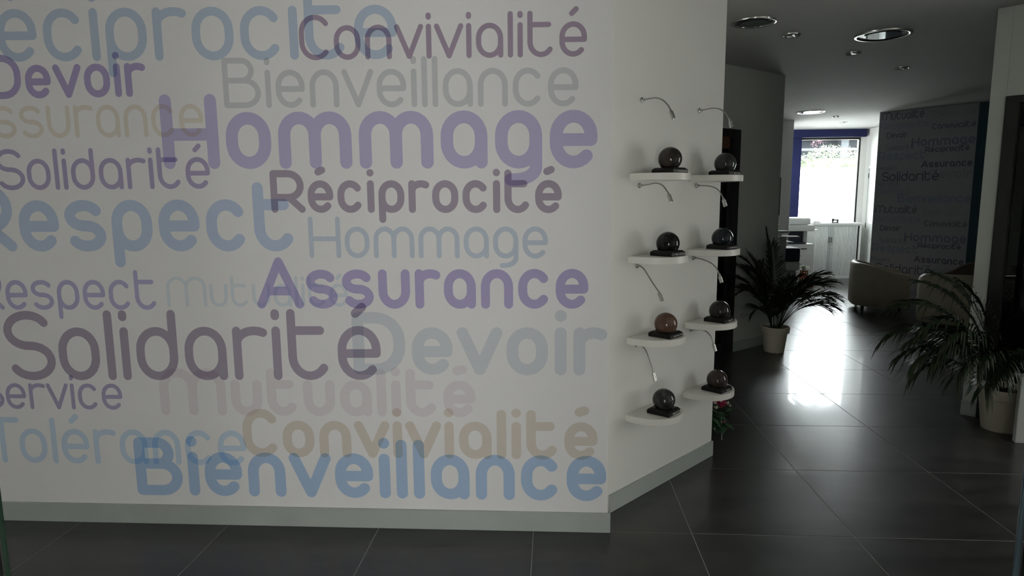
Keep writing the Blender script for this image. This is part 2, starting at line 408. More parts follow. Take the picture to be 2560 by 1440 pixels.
# ------------------------------------------------------------------ rounded single-line lettering
def arc(cx, cy, rx, ry, a0, a1, n=None):
    n = n or ARCN
    k = max(2, int(abs(a1-a0)/180*n))
    return [(cx+rx*math.cos(math.radians(a0+(a1-a0)*i/k)), cy+ry*math.sin(math.radians(a0+(a1-a0)*i/k))) for i in range(k+1)]
ARCN = 14
XH = .76
def glyph(ch, w):
    """strokes of one letter; cap height 1, stroke width w; returns (width, [polyline...])"""
    s = w/2; xt = XH-s; W_ = .60 + max(0, w-.12)*.3; rx = W_/2-s; ry = min(rx*1.12, (XH-w)/2)
    cx = W_/2
    ring = arc(cx, xt-ry, rx, ry, 0, 180) + arc(cx, s+ry, rx, ry, 180, 360)
    ring = ring + [ring[0]]
    if ch == 'o': return W_, [ring]
    if ch == 'a': return W_, [ring, [(W_-s, xt-ry), (W_-s, s)]]
    if ch == 'd': return W_, [ring, [(W_-s, s+ry), (W_-s, 1-s)]]
    if ch == 'p': return W_, [ring, [(s, xt-ry), (s, -.235+s)]]
    if ch == 'g': return W_, [ring, [(W_-s, xt-ry)] + arc(W_-s-.27, .02, .27, .24-s*.9, 0, -90, 12) + [(W_-s-.33, -.22+s*.9)]]
    if ch in 'eé':
        bar = .375
        p = arc(cx, s+ry, rx, ry, 318, 180) + arc(cx, xt-ry, rx, ry, 180, 0) + [(W_-s, bar), (s, bar)]
        st = [p]
        if ch == 'é': st.append([(cx-.035, .87+s), (cx+.06, 1.08-s)])
        return W_, st
    if ch == 'c': return W_, [arc(cx, s+ry, rx, ry, 322, 180) + arc(cx, xt-ry, rx, ry, 180, 38)]
    if ch in 'sS':
        h = XH if ch == 's' else 1; W2 = .60 + max(0, w-.12)*.2 if ch == 's' else .73; cx = W2/2; rx = W2/2-s; hy = (h-w)/4
        return W2, [arc(cx-.01, h-s-hy, rx*.96, hy, 30, 262) + arc(cx+.01, s+hy, rx*.96, hy, 82, -150)]
    if ch == 'n': return W_, [[(s, s)] + arc(cx, xt-ry, rx, ry, 180, 0) + [(W_-s, s)]]
    if ch == 'u': return W_, [[(s, xt)] + arc(cx, s+ry, rx, ry, 180, 360) + [(W_-s, xt)]]
    if ch in 'mM':
        W2, t = (.985, xt) if ch == 'm' else (1.33, 1-s)
        r = (W2-w)/4; yy = min(r*1.12, .3)
        return W2, [[(s, s)] + arc(s+r, t-yy, r, yy, 180, 0) + [(W2/2, s)], arc(s+3*r, t-yy, r, yy, 180, 0) + [(W2-s, s)]]
    if ch == 'r':
        W2 = .49; r = (W2-w)/1.5
        return W2, [[(s, s), (s, xt)], arc(s+r, xt-.17, r, .17, 180, 58)]
    if ch == 'i': return w, [[(s, s), (s, xt)], [(s, .845+s), (s, max(1-s, .85+s+.001))]]
    if ch == 'l': return w, [[(s, s), (s, 1-s)]]
    if ch == 't': return W_, [[(s, 1-s)] + arc(cx, s+ry, rx, ry, 180, 324), [(s, xt), (W_*.87-s, xt)]]
    if ch == 'v':
        W2 = .58 + w*.6; return W2, [[(s, xt), (W2/2, s), (W2-s, xt)]]
    if ch == 'H': return .78, [[(s, s), (s, 1-s)], [(.78-s, s), (.78-s, 1-s)], [(s, .465), (.78-s, .465)]]
    if ch == 'B':
        m_ = .55; W2 = .78
        return W2, [[(s, s), (s, 1-s), (.40, 1-s)] + arc(.40, (1-s+m_)/2, .60-s-.40+.06, (1-s-m_)/2, 90, -90, 12) + [(s, m_)],
                    [(.40, m_)] + arc(.44, (m_+s)/2, W2-s-.44, (m_-s)/2, 90, -90, 14) + [(s, s)]]
    if ch == 'C':
        W2 = .73; r = W2/2-s; y_ = r*1.1
        return W2, [arc(W2/2, s+y_, r, y_, 320, 180) + arc(W2/2, 1-s-y_, r, y_, 180, 36)]
    if ch == 'D':
        W2 = .80; r = .36
        return W2, [[(s, s), (s, 1-s), (W2-s-r, 1-s)] + arc(W2-s-r, 1-s-r, r, r, 90, 0, 12) + arc(W2-s-r, s+r, r, r, 0, -90, 12) + [(s, s)]]
    if ch == 'R':
        W2 = .83; b = .36; q = (1-s-b)/2
        return W2, [[(s, s), (s, 1-s), (W2-s-q-.04, 1-s)] + arc(W2-s-q-.04, b+q, q+.02, q, 90, -90) + [(s, b)], [(.44, b), (W2-s, s)]]
    if ch == 'A': return .93, [[(s, s), (.465, 1-s), (.93-s, s)], [(.93*.24, .345), (.93*.76, .345)]]
    if ch == 'T': return .78, [[(s, 1-s), (.78-s, 1-s)], [(.39, 1-s), (.39, s)]]
    raise ValueError(ch)
KERN = {'T': -.13, 'C': -.045, 'S': -.045, 'R': -.035, 'A': -.035, 'r': -.03, 'v': -.04}
def word_strokes(text, w):
    x = 0; out = []; starts = []
    for i, ch in enumerate(text):
        gw, st = glyph(ch, w)
        if ch == 'v': x -= .035
        starts.append(x)
        out += [[(px+x, py) for px, py in s_] for s_ in st]
        end = x + gw
        x = end + .098 + KERN.get(ch, 0)
    return out, starts, end
def stroke_polys(pl, r, cap=8):
    """a polyline widened by r on both sides: quads, round caps and round joins at sharp corners"""
    P = [Vector(p) for p in pl]
    Q = [P[0]]
    for p in P[1:]:
        if (p-Q[-1]).length > 1e-5: Q.append(p)
    P = Q; n = len(P); polys = []
    closed = (P[0]-P[-1]).length < 1e-4
    if n < 2: return [[(P[0].x+r*math.cos(2*PI*k/16), P[0].y+r*math.sin(2*PI*k/16)) for k in range(16)]]
    L = []; R_ = []; joins = []
    for i in range(n):
        if closed and i in (0, n-1): d0 = (P[n-1]-P[n-2]).normalized(); d1 = (P[1]-P[0]).normalized()
        else:
            d0 = (P[i]-P[max(i-1, 0)]) if i > 0 else (P[1]-P[0]); d1 = (P[i+1]-P[i]) if i < n-1 else (P[i]-P[i-1])
            d0 = d0.normalized(); d1 = d1.normalized()
        if d0.dot(d1) < .85:
            joins.append(i); L.append(None); R_.append(None); continue
        d = (d0+d1).normalized(); nn = Vector((-d.y, d.x)); k = r/max(.5, nn.dot(Vector((-d1.y, d1.x))))
        L.append(P[i]+nn*k); R_.append(P[i]-nn*k)
    for i in range(n-1):
        d = (P[i+1]-P[i]).normalized(); nn = Vector((-d.y, d.x))*r
        a = L[i] if L[i] is not None else P[i]+nn; b = R_[i] if R_[i] is not None else P[i]-nn
        c = R_[i+1] if R_[i+1] is not None else P[i+1]-nn; e = L[i+1] if L[i+1] is not None else P[i+1]+nn
        polys.append([tuple(a), tuple(b), tuple(c), tuple(e)])
    def half(p, d):
        a0 = math.atan2(d.y, d.x)
        return [(p.x+r*math.cos(a0-PI/2+PI*k/cap), p.y+r*math.sin(a0-PI/2+PI*k/cap)) for k in range(cap+1)]
    if not closed:
        polys.append(half(P[0], P[0]-P[1])); polys.append(half(P[-1], P[-1]-P[-2]))
    for i in joins:
        polys.append([(P[i].x+r*math.cos(2*PI*k/16), P[i].y+r*math.sin(2*PI*k/16)) for k in range(16)])
    return polys

def lettering(words, place, parent, umin, umax, clipz=H-.004, GROUND=(.79, .79, .80)):
    """words: (text, ref letter, u of its left edge, u of the right end, z left, z right, cap, stroke, letter rgb, ground rgb)
    The overlaps are cut out exactly and get the product of both inks, as in print."""
    verts = []; faces = []; owner = []
    for wi, (text, ref, ul, ur, zl, zr, cap, w, c1, c0, _lb) in enumerate(words):
        st, starts, end = word_strokes(text, w)
        sx = (ur-ul)/(end-starts[ref])
        for pl in st:
            for poly in stroke_polys(pl, w/2):
                pts = []
                for x, y in poly:
                    u = ul+(x-starts[ref])*sx
                    pts.append(Vector((u, zl+(zr-zl)*(u-ul)/(ur-ul)+y*cap)))
                if max(p.x for p in pts) < umin: continue
                a = sum(pts[i].x*pts[(i+1) % len(pts)].y-pts[(i+1) % len(pts)].x*pts[i].y for i in range(len(pts)))
                if a < 0: pts.reverse()
                k = len(verts); verts += pts; faces.append(list(range(k, k+len(pts)))); owner.append(wi)
    v, e, f, ov, oe, of = delaunay_2d_cdt(verts, [], faces, 0, 1e-6, True)
    GS = .03; grid = {}
    for i, fc in enumerate(faces):
        xs = [verts[k].x for k in fc]; ys = [verts[k].y for k in fc]
        for gx in range(math.floor(min(xs)/GS), math.floor(max(xs)/GS)+1):
            for gy in range(math.floor(min(ys)/GS), math.floor(max(ys)/GS)+1): grid.setdefault((gx, gy), []).append(i)
    def inside(i, p):
        q = [verts[k] for k in faces[i]]; r = False; j = len(q)-1
        for k in range(len(q)):
            if (q[k].y > p.y) != (q[j].y > p.y) and p.x < (q[j].x-q[k].x)*(p.y-q[k].y)/(q[j].y-q[k].y)+q[k].x: r = not r
            j = k
        return r
    buckets = {}
    for fc in f:
        cp_ = sum((v[i] for i in fc), Vector((0, 0)))/len(fc)
        ws = sorted({owner[i] for i in grid.get((math.floor(cp_.x/GS), math.floor(cp_.y/GS)), ()) if inside(i, cp_)})
        if not ws: continue
        buckets.setdefault(ws[-1], []).append((fc, ws))
    for wi, lst in buckets.items():
        idx = {}; vs = []; fs = []; cols = []
        for fc, ws in lst:
            q = [v[i] for i in fc]
            cu = sum(p.x for p in q)/len(q); cz = sum(p.y for p in q)/len(q)
            if cu < umin or max(p.y for p in q) > clipz or cu > umax: continue
            r = []
            for i in fc:
                if i not in idx: idx[i] = len(vs); vs.append(tuple(place(v[i].x, v[i].y)))
                r.append(idx[i])
            col = list(GROUND)
            for k in ws:
                a, b = lin(words[k][8]), lin(words[k][9])
                col = [col[j]*a[j]/b[j] for j in range(3)]
            fs.append(r); cols.append(col)
        if not fs: continue
        me = bpy.data.meshes.new('lettering'); me.from_pydata(vs, [], fs)
        at = me.color_attributes.new('ink', 'FLOAT_COLOR', 'CORNER')
        li = 0
        for p, col in zip(me.polygons, cols):
            for _ in p.loop_indices:
                at.data[_].color = (*col, 1)
        me.materials.append(M['ink'])
        o = bpy.data.objects.new('lettering', me); COL.objects.link(o); o.parent = parent
        o['label'] = words[wi][10]
ink = bpy.data.materials.new('printed_ink'); ink.use_nodes = True
an = ink.node_tree.nodes.new('ShaderNodeAttribute'); an.attribute_name = 'ink'
bs = ink.node_tree.nodes['Principled BSDF']; bs.inputs['Roughness'].default_value = .7; bs.inputs['Specular IOR Level'].default_value = .25
ink.node_tree.links.new(an.outputs['Color'], bs.inputs['Base Color'])
M['ink'] = ink

words = [
 ('Réciprocité',1,-2.772,-.950,2.207,2.185,.299,.125,(106,115,123),(135,135,132),'grey-blue printed word Réciprocité cut by the ceiling'),
 ('Devoir',1,-2.660,-2.095,2.044,2.044,.194,.16,(97,91,112),(135,134,132),'violet printed word Devoir'),
 ('Assurance',1,-2.837,-1.844,1.868,1.864,.192,.11,(130,125,116),(138,137,135),'faint beige printed word Assurance'),
 ('Bienveillance',0,-1.742,-.162,1.988,1.972,.217,.115,(121,122,118),(140,139,133),'pale grey printed word Bienveillance'),
 ('Convivialité',0,-1.385,-.127,2.187,2.180,.192,.117,(98,88,96),(138,137,132),'dark plum printed word Convivialité'),
 ('Hommage',0,-2.043,-.078,1.722,1.706,.331,.165,(115,110,125),(143,141,135),'large bold violet printed word Hommage'),
 ('Solidarité',0,-2.849,-1.830,1.633,1.632,.188,.115,(103,98,117),(141,141,140),'thin violet printed word Solidarité'),
 ('Respect',1,-2.766,-1.446,1.347,1.344,.315,.163,(117,126,138),(148,147,144),'large bold blue printed word Respect'),
 ('Réciprocité',0,-1.554,-.233,1.521,1.511,.192,.168,(107,99,105),(150,149,143),'dark plum bold printed word Réciprocité'),
 ('Hommage',0,-1.388,-.294,1.313,1.308,.190,.118,(130,136,140),(156,154,149),'thin grey-blue printed word Hommage'),
 ('Respect',1,-2.872,-2.126,1.069,1.070,.189,.115,(113,109,132),(148,146,147),'thin violet printed word Respect'),
 ('Mutualité',0,-2.081,-1.216,1.084,1.086,.144,.115,(138,143,144),(152,151,148),'small pale blue printed word Mutualité'),
 ('Assurance',0,-1.648,-.112,1.077,1.079,.240,.172,(120,113,135),(158,156,151),'bold violet printed word Assurance'),
 ('Mutualité',0,-2.156,-.632,.555,.562,.232,.185,(147,143,145),(154,153,153),'very faint pink printed word Mutualité'),
 ('Devoir',0,-1.205,-.026,.763,.767,.298,.178,(140,143,145),(158,157,155),'large pale grey printed word Devoir'),
 ('Solidarité',0,-2.906,-1.073,.722,.738,.341,.122,(108,100,110),(153,151,149),'largest dark plum printed word Solidarité'),
 ('Service',1,-2.932,-2.344,.577,.579,.172,.115,(109,104,127),(150,149,153),'small violet printed word Service'),
 ('Tolérance',1,-2.891,-1.747,.302,.304,.234,.12,(124,135,150),(148,147,151),'blue printed word Tolérance'),
 ('Convivialité',0,-1.760,-.063,.350,.360,.241,.18,(145,138,132),(158,156,157),'bold beige printed word Convivialité'),
 ('Bienveillance',0,-2.311,-.020,.145,.155,.296,.178,(113,131,155),(155,156,160),'large bold blue printed word Bienveillance'),
]
lettering(words, lambda u, z: tw(u, z, .0036), wf, -4.6, -.0175)

dk = (98, 93, 106); g0 = (150, 150, 150); bl = (128, 135, 146); pl_ = (120, 115, 131); pale = (138, 140, 142)
far = []
for k, zo in enumerate((0, -1.372)):
    far += [
     ('Mutualité',0,.035,.60,2.670+zo,2.670+zo,.115,.115,dk,g0,'dark printed word Mutualité'),
     ('Tolérance',0,.66,1.24,2.645+zo,2.645+zo,.10,.115,pale,g0,'pale printed word Tolérance'),
     ('Réciprocité',0,.02,.66,2.535+zo,2.535+zo,.10,.115,bl,g0,'pale blue printed word Réciprocité'),
     ('Convivialité',0,.715,1.245,2.487+zo,2.487+zo,.085,.12,dk,g0,'dark printed word Convivialité'),
     ('Devoir',0,.118,.40,2.403+zo,2.403+zo,.085,.14,dk,g0,'dark printed word Devoir'),
     ('Hommage',0,.462,1.255,2.262+zo,2.262+zo,.128,.165,pl_,g0,'violet printed word Hommage'),
     ('Solidarité',0,.120,.50,2.222+zo,2.222+zo,.078,.115,pl_,g0,'violet printed word Solidarité'),
     ('Réciprocité',0,.650,1.195,2.170+zo,2.170+zo,.078,.165,dk,g0,'dark printed word Réciprocité'),
     ('Respect',0,.022,.665,2.078+zo,2.078+zo,.13,.163,bl,g0,'blue printed word Respect'),
     ('Assurance',0,.612,1.245,1.955+zo,1.955+zo,.10,.172,dk,g0,'dark printed word Assurance'),
     ('Respect',0,.02,.30,1.935+zo,1.935+zo,.07,.115,pl_,g0,'small violet printed word Respect'),
     ('Devoir',0,.72,1.25,1.80+zo,1.80+zo,.12,.178,pale,g0,'pale printed word Devoir'),
     ('Solidarité',0,.090,.850,1.770+zo,1.770+zo,.140,.122,dk,g0,'large dark printed word Solidarité'),
     ('Service',0,.03,.325,1.700+zo,1.700+zo,.065,.115,pl_,g0,'small violet printed word Service'),
     ('Tolérance',0,.025,.50,1.575+zo,1.575+zo,.09,.12,bl,g0,'blue printed word Tolérance'),
     ('Bienveillance',0,.332,1.262,1.455+zo,1.455+zo,.125,.178,bl,g0,'bold blue printed word Bienveillance'),
    ]
ARCN = 8
lettering([w for w in far if w[4] > .05], lambda u, z: mw(u, z, .0006), ww, .0, 1.268, GROUND=(.40, .40, .44))  # ground colour carries the same painted-in shade as the lounge sheet
ARCN = 14

# ------------------------------------------------------------------ shelves, stone balls, reading lamps
def wp(s, off, z): p = P0 + T*s + N*off; return Vector((p.x, p.y, z))
RD, CD = .169, .041
ah = math.asin(CD/RD)
disc = [(RD*math.cos(a), CD+RD*math.sin(a)) for a in [(-ah + (PI+2*ah)*k/56) for k in range(57)]]
disc[0] = (disc[0][0], 0.0006); disc[-1] = (disc[-1][0], 0.0006)
# local axes: x along the wall, -y out of it  (the wall's outward normal N is the local -y)
shelf_me = MB().prism([(x, -y) for x, y in reversed(disc)], -.033, 0).mesh('shelf_board', M['shelf'], smooth=True, bevel=.0015)
zs = [1.692, 1.291, .884, .484]
order = ['topmost', 'second from the top', 'third from the top', 'lowest']
stones = {
 (0, 0): ('dark brown stone ball', stone('brown_grey_granite', (.030, .024, .020), (.075, .062, .052), (.045, .037, .031))),
 (0, 1): ('dark grey-green stone ball', stone('green_grey_granite', (.028, .034, .030), (.075, .085, .078), (.042, .048, .044))),
 (1, 0): ('jet black stone ball', stone('black_granite', (.006, .007, .007), (.014, .015, .015), (.008, .009, .009))),
 (1, 1): ('blue-black stone ball', stone('blue_black_granite', (.012, .016, .022), (.030, .042, .058), (.016, .022, .030))),
 (2, 0): ('reddish brown stone ball', stone('red_brown_granite', (.115, .062, .042), (.24, .145, .105), (.165, .092, .064), 22)),
 (2, 1): ('brownish black stone ball', stone('brown_black_granite', (.014, .013, .010), (.034, .030, .025), (.020, .018, .015))),
 (3, 0): ('mottled charcoal stone ball', stone('mottled_granite', (.018, .021, .021), (.13, .135, .13), (.050, .052, .050), 26)),
 (3, 1): ('mottled plum-brown stone ball', stone('plum_granite', (.026, .022, .018), (.11, .085, .075), (.055, .038, .034), 18)),
}
texts = {(0,0): 'Himalaya BRE', (0,1): 'Vert olive', (1,0): 'Noir Afrique', (1,1): 'Labrador Bleu HQ', (2,0): 'Juparana Leaf', (2,1): 'Noir ZY', (3,0): 'Bahama blue', (3,1): 'Aurora'}
plate_rot = {(3,0): 5, (2,0): 2, (2,1): 2, (0,0): -2, (0,1): -3, (1,0): 0, (1,1): 1, (3,1): 0}
def plate_mesh():
    h = .062; c = .011
    b = MB(); L = []
    for k, z in ((h, 0), (h, .018), (h-c, .027)):
        L.append([b.bm.verts.new((x*k, y*k, z)) for x, y in ((-1, -1), (1, -1), (1, 1), (-1, 1))])
    for p, q in zip(L, L[1:]):
        for i in range(4): b.bm.faces.new((p[i], p[(i+1) % 4], q[(i+1) % 4], q[i]))
    b.bm.faces.new(L[0][::-1]); b.bm.faces.new(L[-1])
    return b.mesh('plinth', M['black'], bevel=.0008, bseg=1)
plate_me = plate_mesh()
def text_mesh(s, width, height):
    cu = bpy.data.curves.new('t', 'FONT'); cu.body = s; cu.size = 1; cu.extrude = .01; cu.resolution_u = 3
    o = bpy.data.objects.new('t', cu); COL.objects.link(o)
    bpy.context.view_layer.update()
    dg = bpy.context.evaluated_depsgraph_get()
    me = bpy.data.meshes.new_from_object(o.evaluated_get(dg)); bpy.data.objects.remove(o)
    xs = [v.co.x for v in me.vertices]; ys = [v.co.y for v in me.vertices]
    k = width/(max(xs)-min(xs)); k2 = height/(max(ys)-min(ys))
    x0 = max(xs); y0 = min(ys)
    for v in me.vertices: v.co = Vector(((v.co.x-x0)*k, (v.co.z)*.03, (v.co.y-y0)*k2))
    me.materials.append(M['engrave'])
    return me
lampdata = {
 (0,0): (.222, [(.018,2.045),(.05,2.047),(.082,2.046),(.113,2.035),(.137,2.017),(.155,1.996),(.165,1.975),(.181,1.942)]),
 (0,1): (.765, [(.022,2.041),(.064,2.045),(.104,2.042),(.136,2.028),(.16,2.008),(.172,1.988),(.182,1.969),(.190,1.940)]),
 (1,0): (.216, [(.019,1.636),(.056,1.639),(.092,1.645),(.124,1.638),(.146,1.621),(.162,1.6),(.169,1.588),(.183,1.556)]),
 (1,1): (.756, [(.019,1.638),(.06,1.636),(.096,1.63),(.13,1.615),(.151,1.591),(.161,1.574),(.167,1.559),(.178,1.526)]),
 (2,0): (.209, [(.019,1.238),(.043,1.224),(.065,1.197),(.087,1.169),(.11,1.142),(.127,1.123),(.134,1.11),(.151,1.076)]),
 (2,1): (.746, [(.022,1.24),(.069,1.232),(.108,1.219),(.138,1.199),(.155,1.176),(.163,1.157),(.168,1.147),(.179,1.116)]),
 (3,0): (.215, [(.019,.835),(.039,.829),(.056,.816),(.073,.79),(.088,.757),(.103,.725),(.107,.705),(.120,.666)]),
 (3,1): (.749, [(.028,.832),(.07,.838),(.099,.831),(.122,.812),(.132,.795),(.136,.787),(.142,.768),(.156,.731)]),
}
balz = {(0,0): .069, (0,1): .063, (1,0): .060, (1,1): .058, (2,0): .062, (2,1): .058, (3,0): .067, (3,1): .059}
plname = {(0,0): 'topmost left', (0,1): 'topmost right', (1,0): 'second left', (1,1): 'second right', (2,0): 'third left', (2,1): 'third right', (3,0): 'lowest left', (3,1): 'lowest right'}
for (r, c_), (desc, sm) in stones.items():
    s0 = (.294, .842)[c_]; z = zs[r]
    sh = bpy.data.objects.new('wall_shelf_board', shelf_me); COL.objects.link(sh)
    sh.name = 'round_shelf'; sh.location = wp(s0, 0, z); sh.rotation_euler = (0, 0, A48)
    tag(sh, 'white rounded wall shelf carrying the %s, %s in its column' % (desc, ['topmost','second','third','lowest'][r]), 'shelf', 'round shelves on the angled wall')
    rz = A48 + math.radians(plate_rot[(r, c_)])
    st = thing('stone_sample', '%s on a black plinth on the %s shelf' % (desc, plname[(r, c_)]), 'stone sample', wp(s0, .122, z), rz, 'stone balls on the shelves')
    o = bpy.data.objects.new('plinth', plate_me); COL.objects.link(o); o.parent = st
    MB().sphere((0, 0, balz[(r, c_)]), .0575, 48, 32).build('stone_ball', sm, st, smooth='all')
    tx = texts[(r, c_)]
    wdt = min(.085, .0068*len(tx)); 
    lt = bpy.data.objects.new('engraved_name', text_mesh(tx, wdt, .0085 if len(tx) > 8 else .010)); COL.objects.link(lt); lt.parent = st
    lt.location = ((.056 if len(tx) > 8 else .036), -.0623, .0050)
    s1, pth = lampdata[(r, c_)]
    base = wp(s1, 0, pth[0][1]-.0); zb = pth[0][1]
    lm = thing('reading_lamp', {0: 'chrome gooseneck lamp arching above the %s', 1: 'chrome gooseneck lamp bent over the %s', 2: 'chrome gooseneck lamp reaching down to the %s', 3: 'chrome gooseneck lamp hanging down to the %s'}[r] % desc, 'lamp', base, A48, 'gooseneck lamps over the stone balls')
    pts = [(0, -a, b-zb) for a, b in pth]
    MB().lathe([(.013, 0), (.013, .004), (.010, .006), (.006, .007), (.006, .018)], 20, (0, 0, 0), (0, -1, 0)).build('wall_mount', M['chrome'], lm, smooth=True)
    # smooth the neck
    nk = [Vector(p) for p in pts[:-1]]; sm_ = []
    for i in range(len(nk)-1):
        p0 = nk[max(i-1, 0)]; p1 = nk[i]; p2 = nk[i+1]; p3 = nk[min(i+2, len(nk)-1)]
        for k in range(5):
            t_ = k/5
            sm_.append(.5*((2*p1)+(p2-p0)*t_+(2*p0-5*p1+4*p2-p3)*t_**2+(3*p1-p0-3*p2+p3)*t_**3))
    sm_.append(nk[-1])
    MB().tube(sm_, .0034, 10).build('gooseneck', M['flex'], lm, smooth=True)
    a = nk[-1]; b = Vector(pts[-1]); d = (b-a).normalized(); ln = (b-a).length
    MB().lathe([(.0038, -.016), (.0062, -.002), (.0098, 0), (.0098, ln), (.0088, ln+.001), (.0070, ln-.004)], 22, a, d).build('lamp_head', M['chrome'], lm, smooth=True)

# ------------------------------------------------------------------ downlights in the ceiling
def downlight(name, x, y, R, label, big, louvre=False):
    t = thing(name, label, 'ceiling light', (x, y, H), 0, 'large round downlights' if big else 'small round downlights')
    dep = .012
    MB().lathe([(R*.86, 0), (R, 0), (R*.985, -dep*.7), (R*.93, -dep), (R*.87, -dep*.8), (R*.84, -dep*.2)], 48, cap0=False, cap1=False).build('trim_ring', M['chrome'] if True else None, t, smooth=True)
    MB().lathe([(R*.86, -.0005), (R*.4, -.0025)], 40, cap0=False, cap1=True).build('recess', M['recess'], t, smooth=True)
    if big:
        MB().lathe([(R*.64, -.004), (R*.64, -.008)], 48).build('glass_lens', M['glass_lens'], t)
        rb = MB()
        if not louvre: rb.bm.free(); return t
        for k in range(-3, 4):
            hw = math.sqrt(max(0, (R*.62)**2-(k*R*.18)**2)); rb.box(k*R*.18-.002, k*R*.18+.002, -hw, hw, -.0125, -.0102)
        rb.build('louvre', M['chrome'], t)
    else:
        MB().lathe([(R*.30, -.003), (R*.30, -.006), (R*.12, -.009)], 20).build('bulb', M['chrome'], t, smooth=True)
    return t
downlight('downlight', 1.43, 4.92, .15, 'large round ceiling light nearest the shelf wall', True)
downlight('downlight', 2.54, 5.38, .20, 'large round ceiling light mirroring the far window', True)
downlight('downlight', 3.83, 10.16, .20, 'large round ceiling light close to the far office', True, True)
downlight('spotlight', 1.83, 5.31, .065, 'small round ceiling spot between the two nearest large lights', False)
downlight('spotlight', 2.61, 6.03, .062, 'small round ceiling spot with a bright rim behind the mirroring light', False)
downlight('spotlight', 3.39, 6.76, .062, 'small dark ceiling spot on the right of the corridor', False)
downlight('spotlight', 4.46, 10.79, .062, 'small bright ceiling spot before the office window', False)
downlight('spotlight', 4.97, 11.69, .062, 'small ceiling spot closest to the office window', False)

# ------------------------------------------------------------------ potted palms
def frond(b, base, az, el, L, droop, nl=17, lw_=.19, seed=0, grav=1):
    """stem and paired leaflets of one palm frond into the builder b"""
    rnd = random.Random(seed)
    n = 18; p = Vector(base); pts = [p.copy()]
    for i in range(n):
        e = el - droop*(i/n)**2.0
        d = Vector((math.cos(az)*math.cos(e), math.sin(az)*math.cos(e), math.sin(e)))
        p = p + d*(L/n); pts.append(p.copy())
    b.tube(pts, .0042, 5, .0011)
    sd = Vector((-math.sin(az), math.cos(az), 0))
    for i in range(nl):
        f = .42 + .57*i/(nl-1); k = f*n; j = min(int(k), n-1); q = pts[j].lerp(pts[j+1], k-j)
        d = (pts[j+1]-pts[j]).normalized(); up = sd.cross(d)
        if up.z < 0: up = -up
        g_ = (f-.42)/.57
        ll = lw_*(.62+.55*math.sin(PI*min(1, .15+g_*.8)))*rnd.uniform(.85, 1.12)
        for s_ in (-1, 1):
            g = (d*(.80+.5*g_) + sd*s_*(.80-.36*g_) + up*.28 + Vector((0, 0, rnd.uniform(-.10, .08)))).normalized()
            w = g.cross(up)
            if w.length < .1: w = sd.copy()
            w = (w.normalized()+up*s_*.5).normalized(); wd = .0072
            dp = rnd.uniform(.02, .07)*grav*ll/.2
            a0 = q; a1 = q+g*ll*.35; a2 = q+g*ll*.7+Vector((0, 0, -dp*.35)); a3 = q+g*ll*.98+Vector((0, 0, -dp))
            v = [b.bm.verts.new(x) for x in (a0+w*wd*.3, a0-w*wd*.3, a1-w*wd, a1+w*wd, a2-w*wd*.8, a2+w*wd*.8, a3)]
            b.bm.faces.new((v[0], v[1], v[2], v[3])); b.bm.faces.new((v[3], v[2], v[4], v[5])); b.bm.faces.new((v[5], v[4], v[6]))
def palm(name, label, loc, sc, fronds, planes=(), grav=1):
    t = thing(name, label, 'plant', loc)
    MB().lathe([(.098*sc, 0), (.100*sc, .004), (.124*sc, .205*sc), (.140*sc, .207*sc), (.143*sc, .212*sc), (.147*sc, .268*sc), (.143*sc, .272*sc), (.134*sc, .270*sc), (.128*sc, .235*sc)], 48, cap1=False).build('pot', M['pot'], t, smooth=True)
    MB().lathe([(.130*sc, .232*sc), (.09*sc, .240*sc), (.02*sc, .246*sc)], 24).build('soil', M['soil'], t, smooth=True)
    for i, (az, el, L, dr) in enumerate(fronds):
        b = MB(); a = math.radians(az)
        frond(b, (math.cos(a)*.035*sc, math.sin(a)*.035*sc, .235*sc), a, math.radians(el), L, math.radians(dr), 22, .19, seed=i, grav=grav)
        for v in b.bm.verts:
            for po, pn in planes:
                dd = (v.co+Vector(loc)-po).dot(pn)
                if dd < .02: v.co += pn*(.02-dd*.97 if dd > 0 else .02-dd)
        b.build('frond', M['leaf'], t)
    return t
fr1 = [(150,88,.98,12),(95,86,.86,20),(175,82,.80,34),(10,70,.72,92),(-8,62,.70,100),(22,66,.72,88),(-25,60,.62,100),(185,76,.86,66),
       (195,70,.82,80),(203,78,.90,58),(212,66,.74,92),(240,66,.60,90),(262,74,.62,82),(290,70,.60,88),(318,66,.66,92),(345,74,.74,88),
       (36,70,.66,84),(120,80,.74,50),(0,54,.56,96),(222,56,.52,92),(350,80,.76,84),(280,82,.70,70),(165,78,.74,60),(5,80,.66,80),(215,68,.70,80),(190,84,.72,60),(250,58,.50,92)]
palm('potted_palm', 'potted palm with arching fronds beside the bright floor reflection', (2.262, 6.625, 0), .97, fr1, [(lw(0), N1)])
fr2 = [(190,58,.86,96),(205,54,.84,104),(174,68,.98,92),(216,52,.78,108),(162,76,.92,66),(235,58,.66,104),(255,66,.60,94),(275,62,.52,94),
       (182,50,.80,100),(150,80,.90,56),(198,66,.92,98),(187,42,.66,90),(226,44,.60,92),(300,72,.50,76),(170,84,.80,46),(209,62,.90,104),
       (194,62,.72,108),(200,48,.90,96),(178,56,.92,98),(222,60,.72,108)]
palm('potted_palm', 'potted palm in front of the dark door at the right edge', (3.035, 4.425, 0), 1.08, fr2, [(pw(0), N2)], 2.4)

# low white plinth at the right edge
pd = thing('pedestal', 'low white pedestal cut by the right picture edge', 'pedestal', (3.005, 4.172, 0), math.radians(-12))
MB().box(-.045, .32, -.02, .02, 0, .43).build('front_panel', M['white_plastic'], pd, bevel=.003)
MB().box(-.045, .32, .02, .10, .41, .43).build('top_panel', M['white_plastic'], pd, bevel=.003)

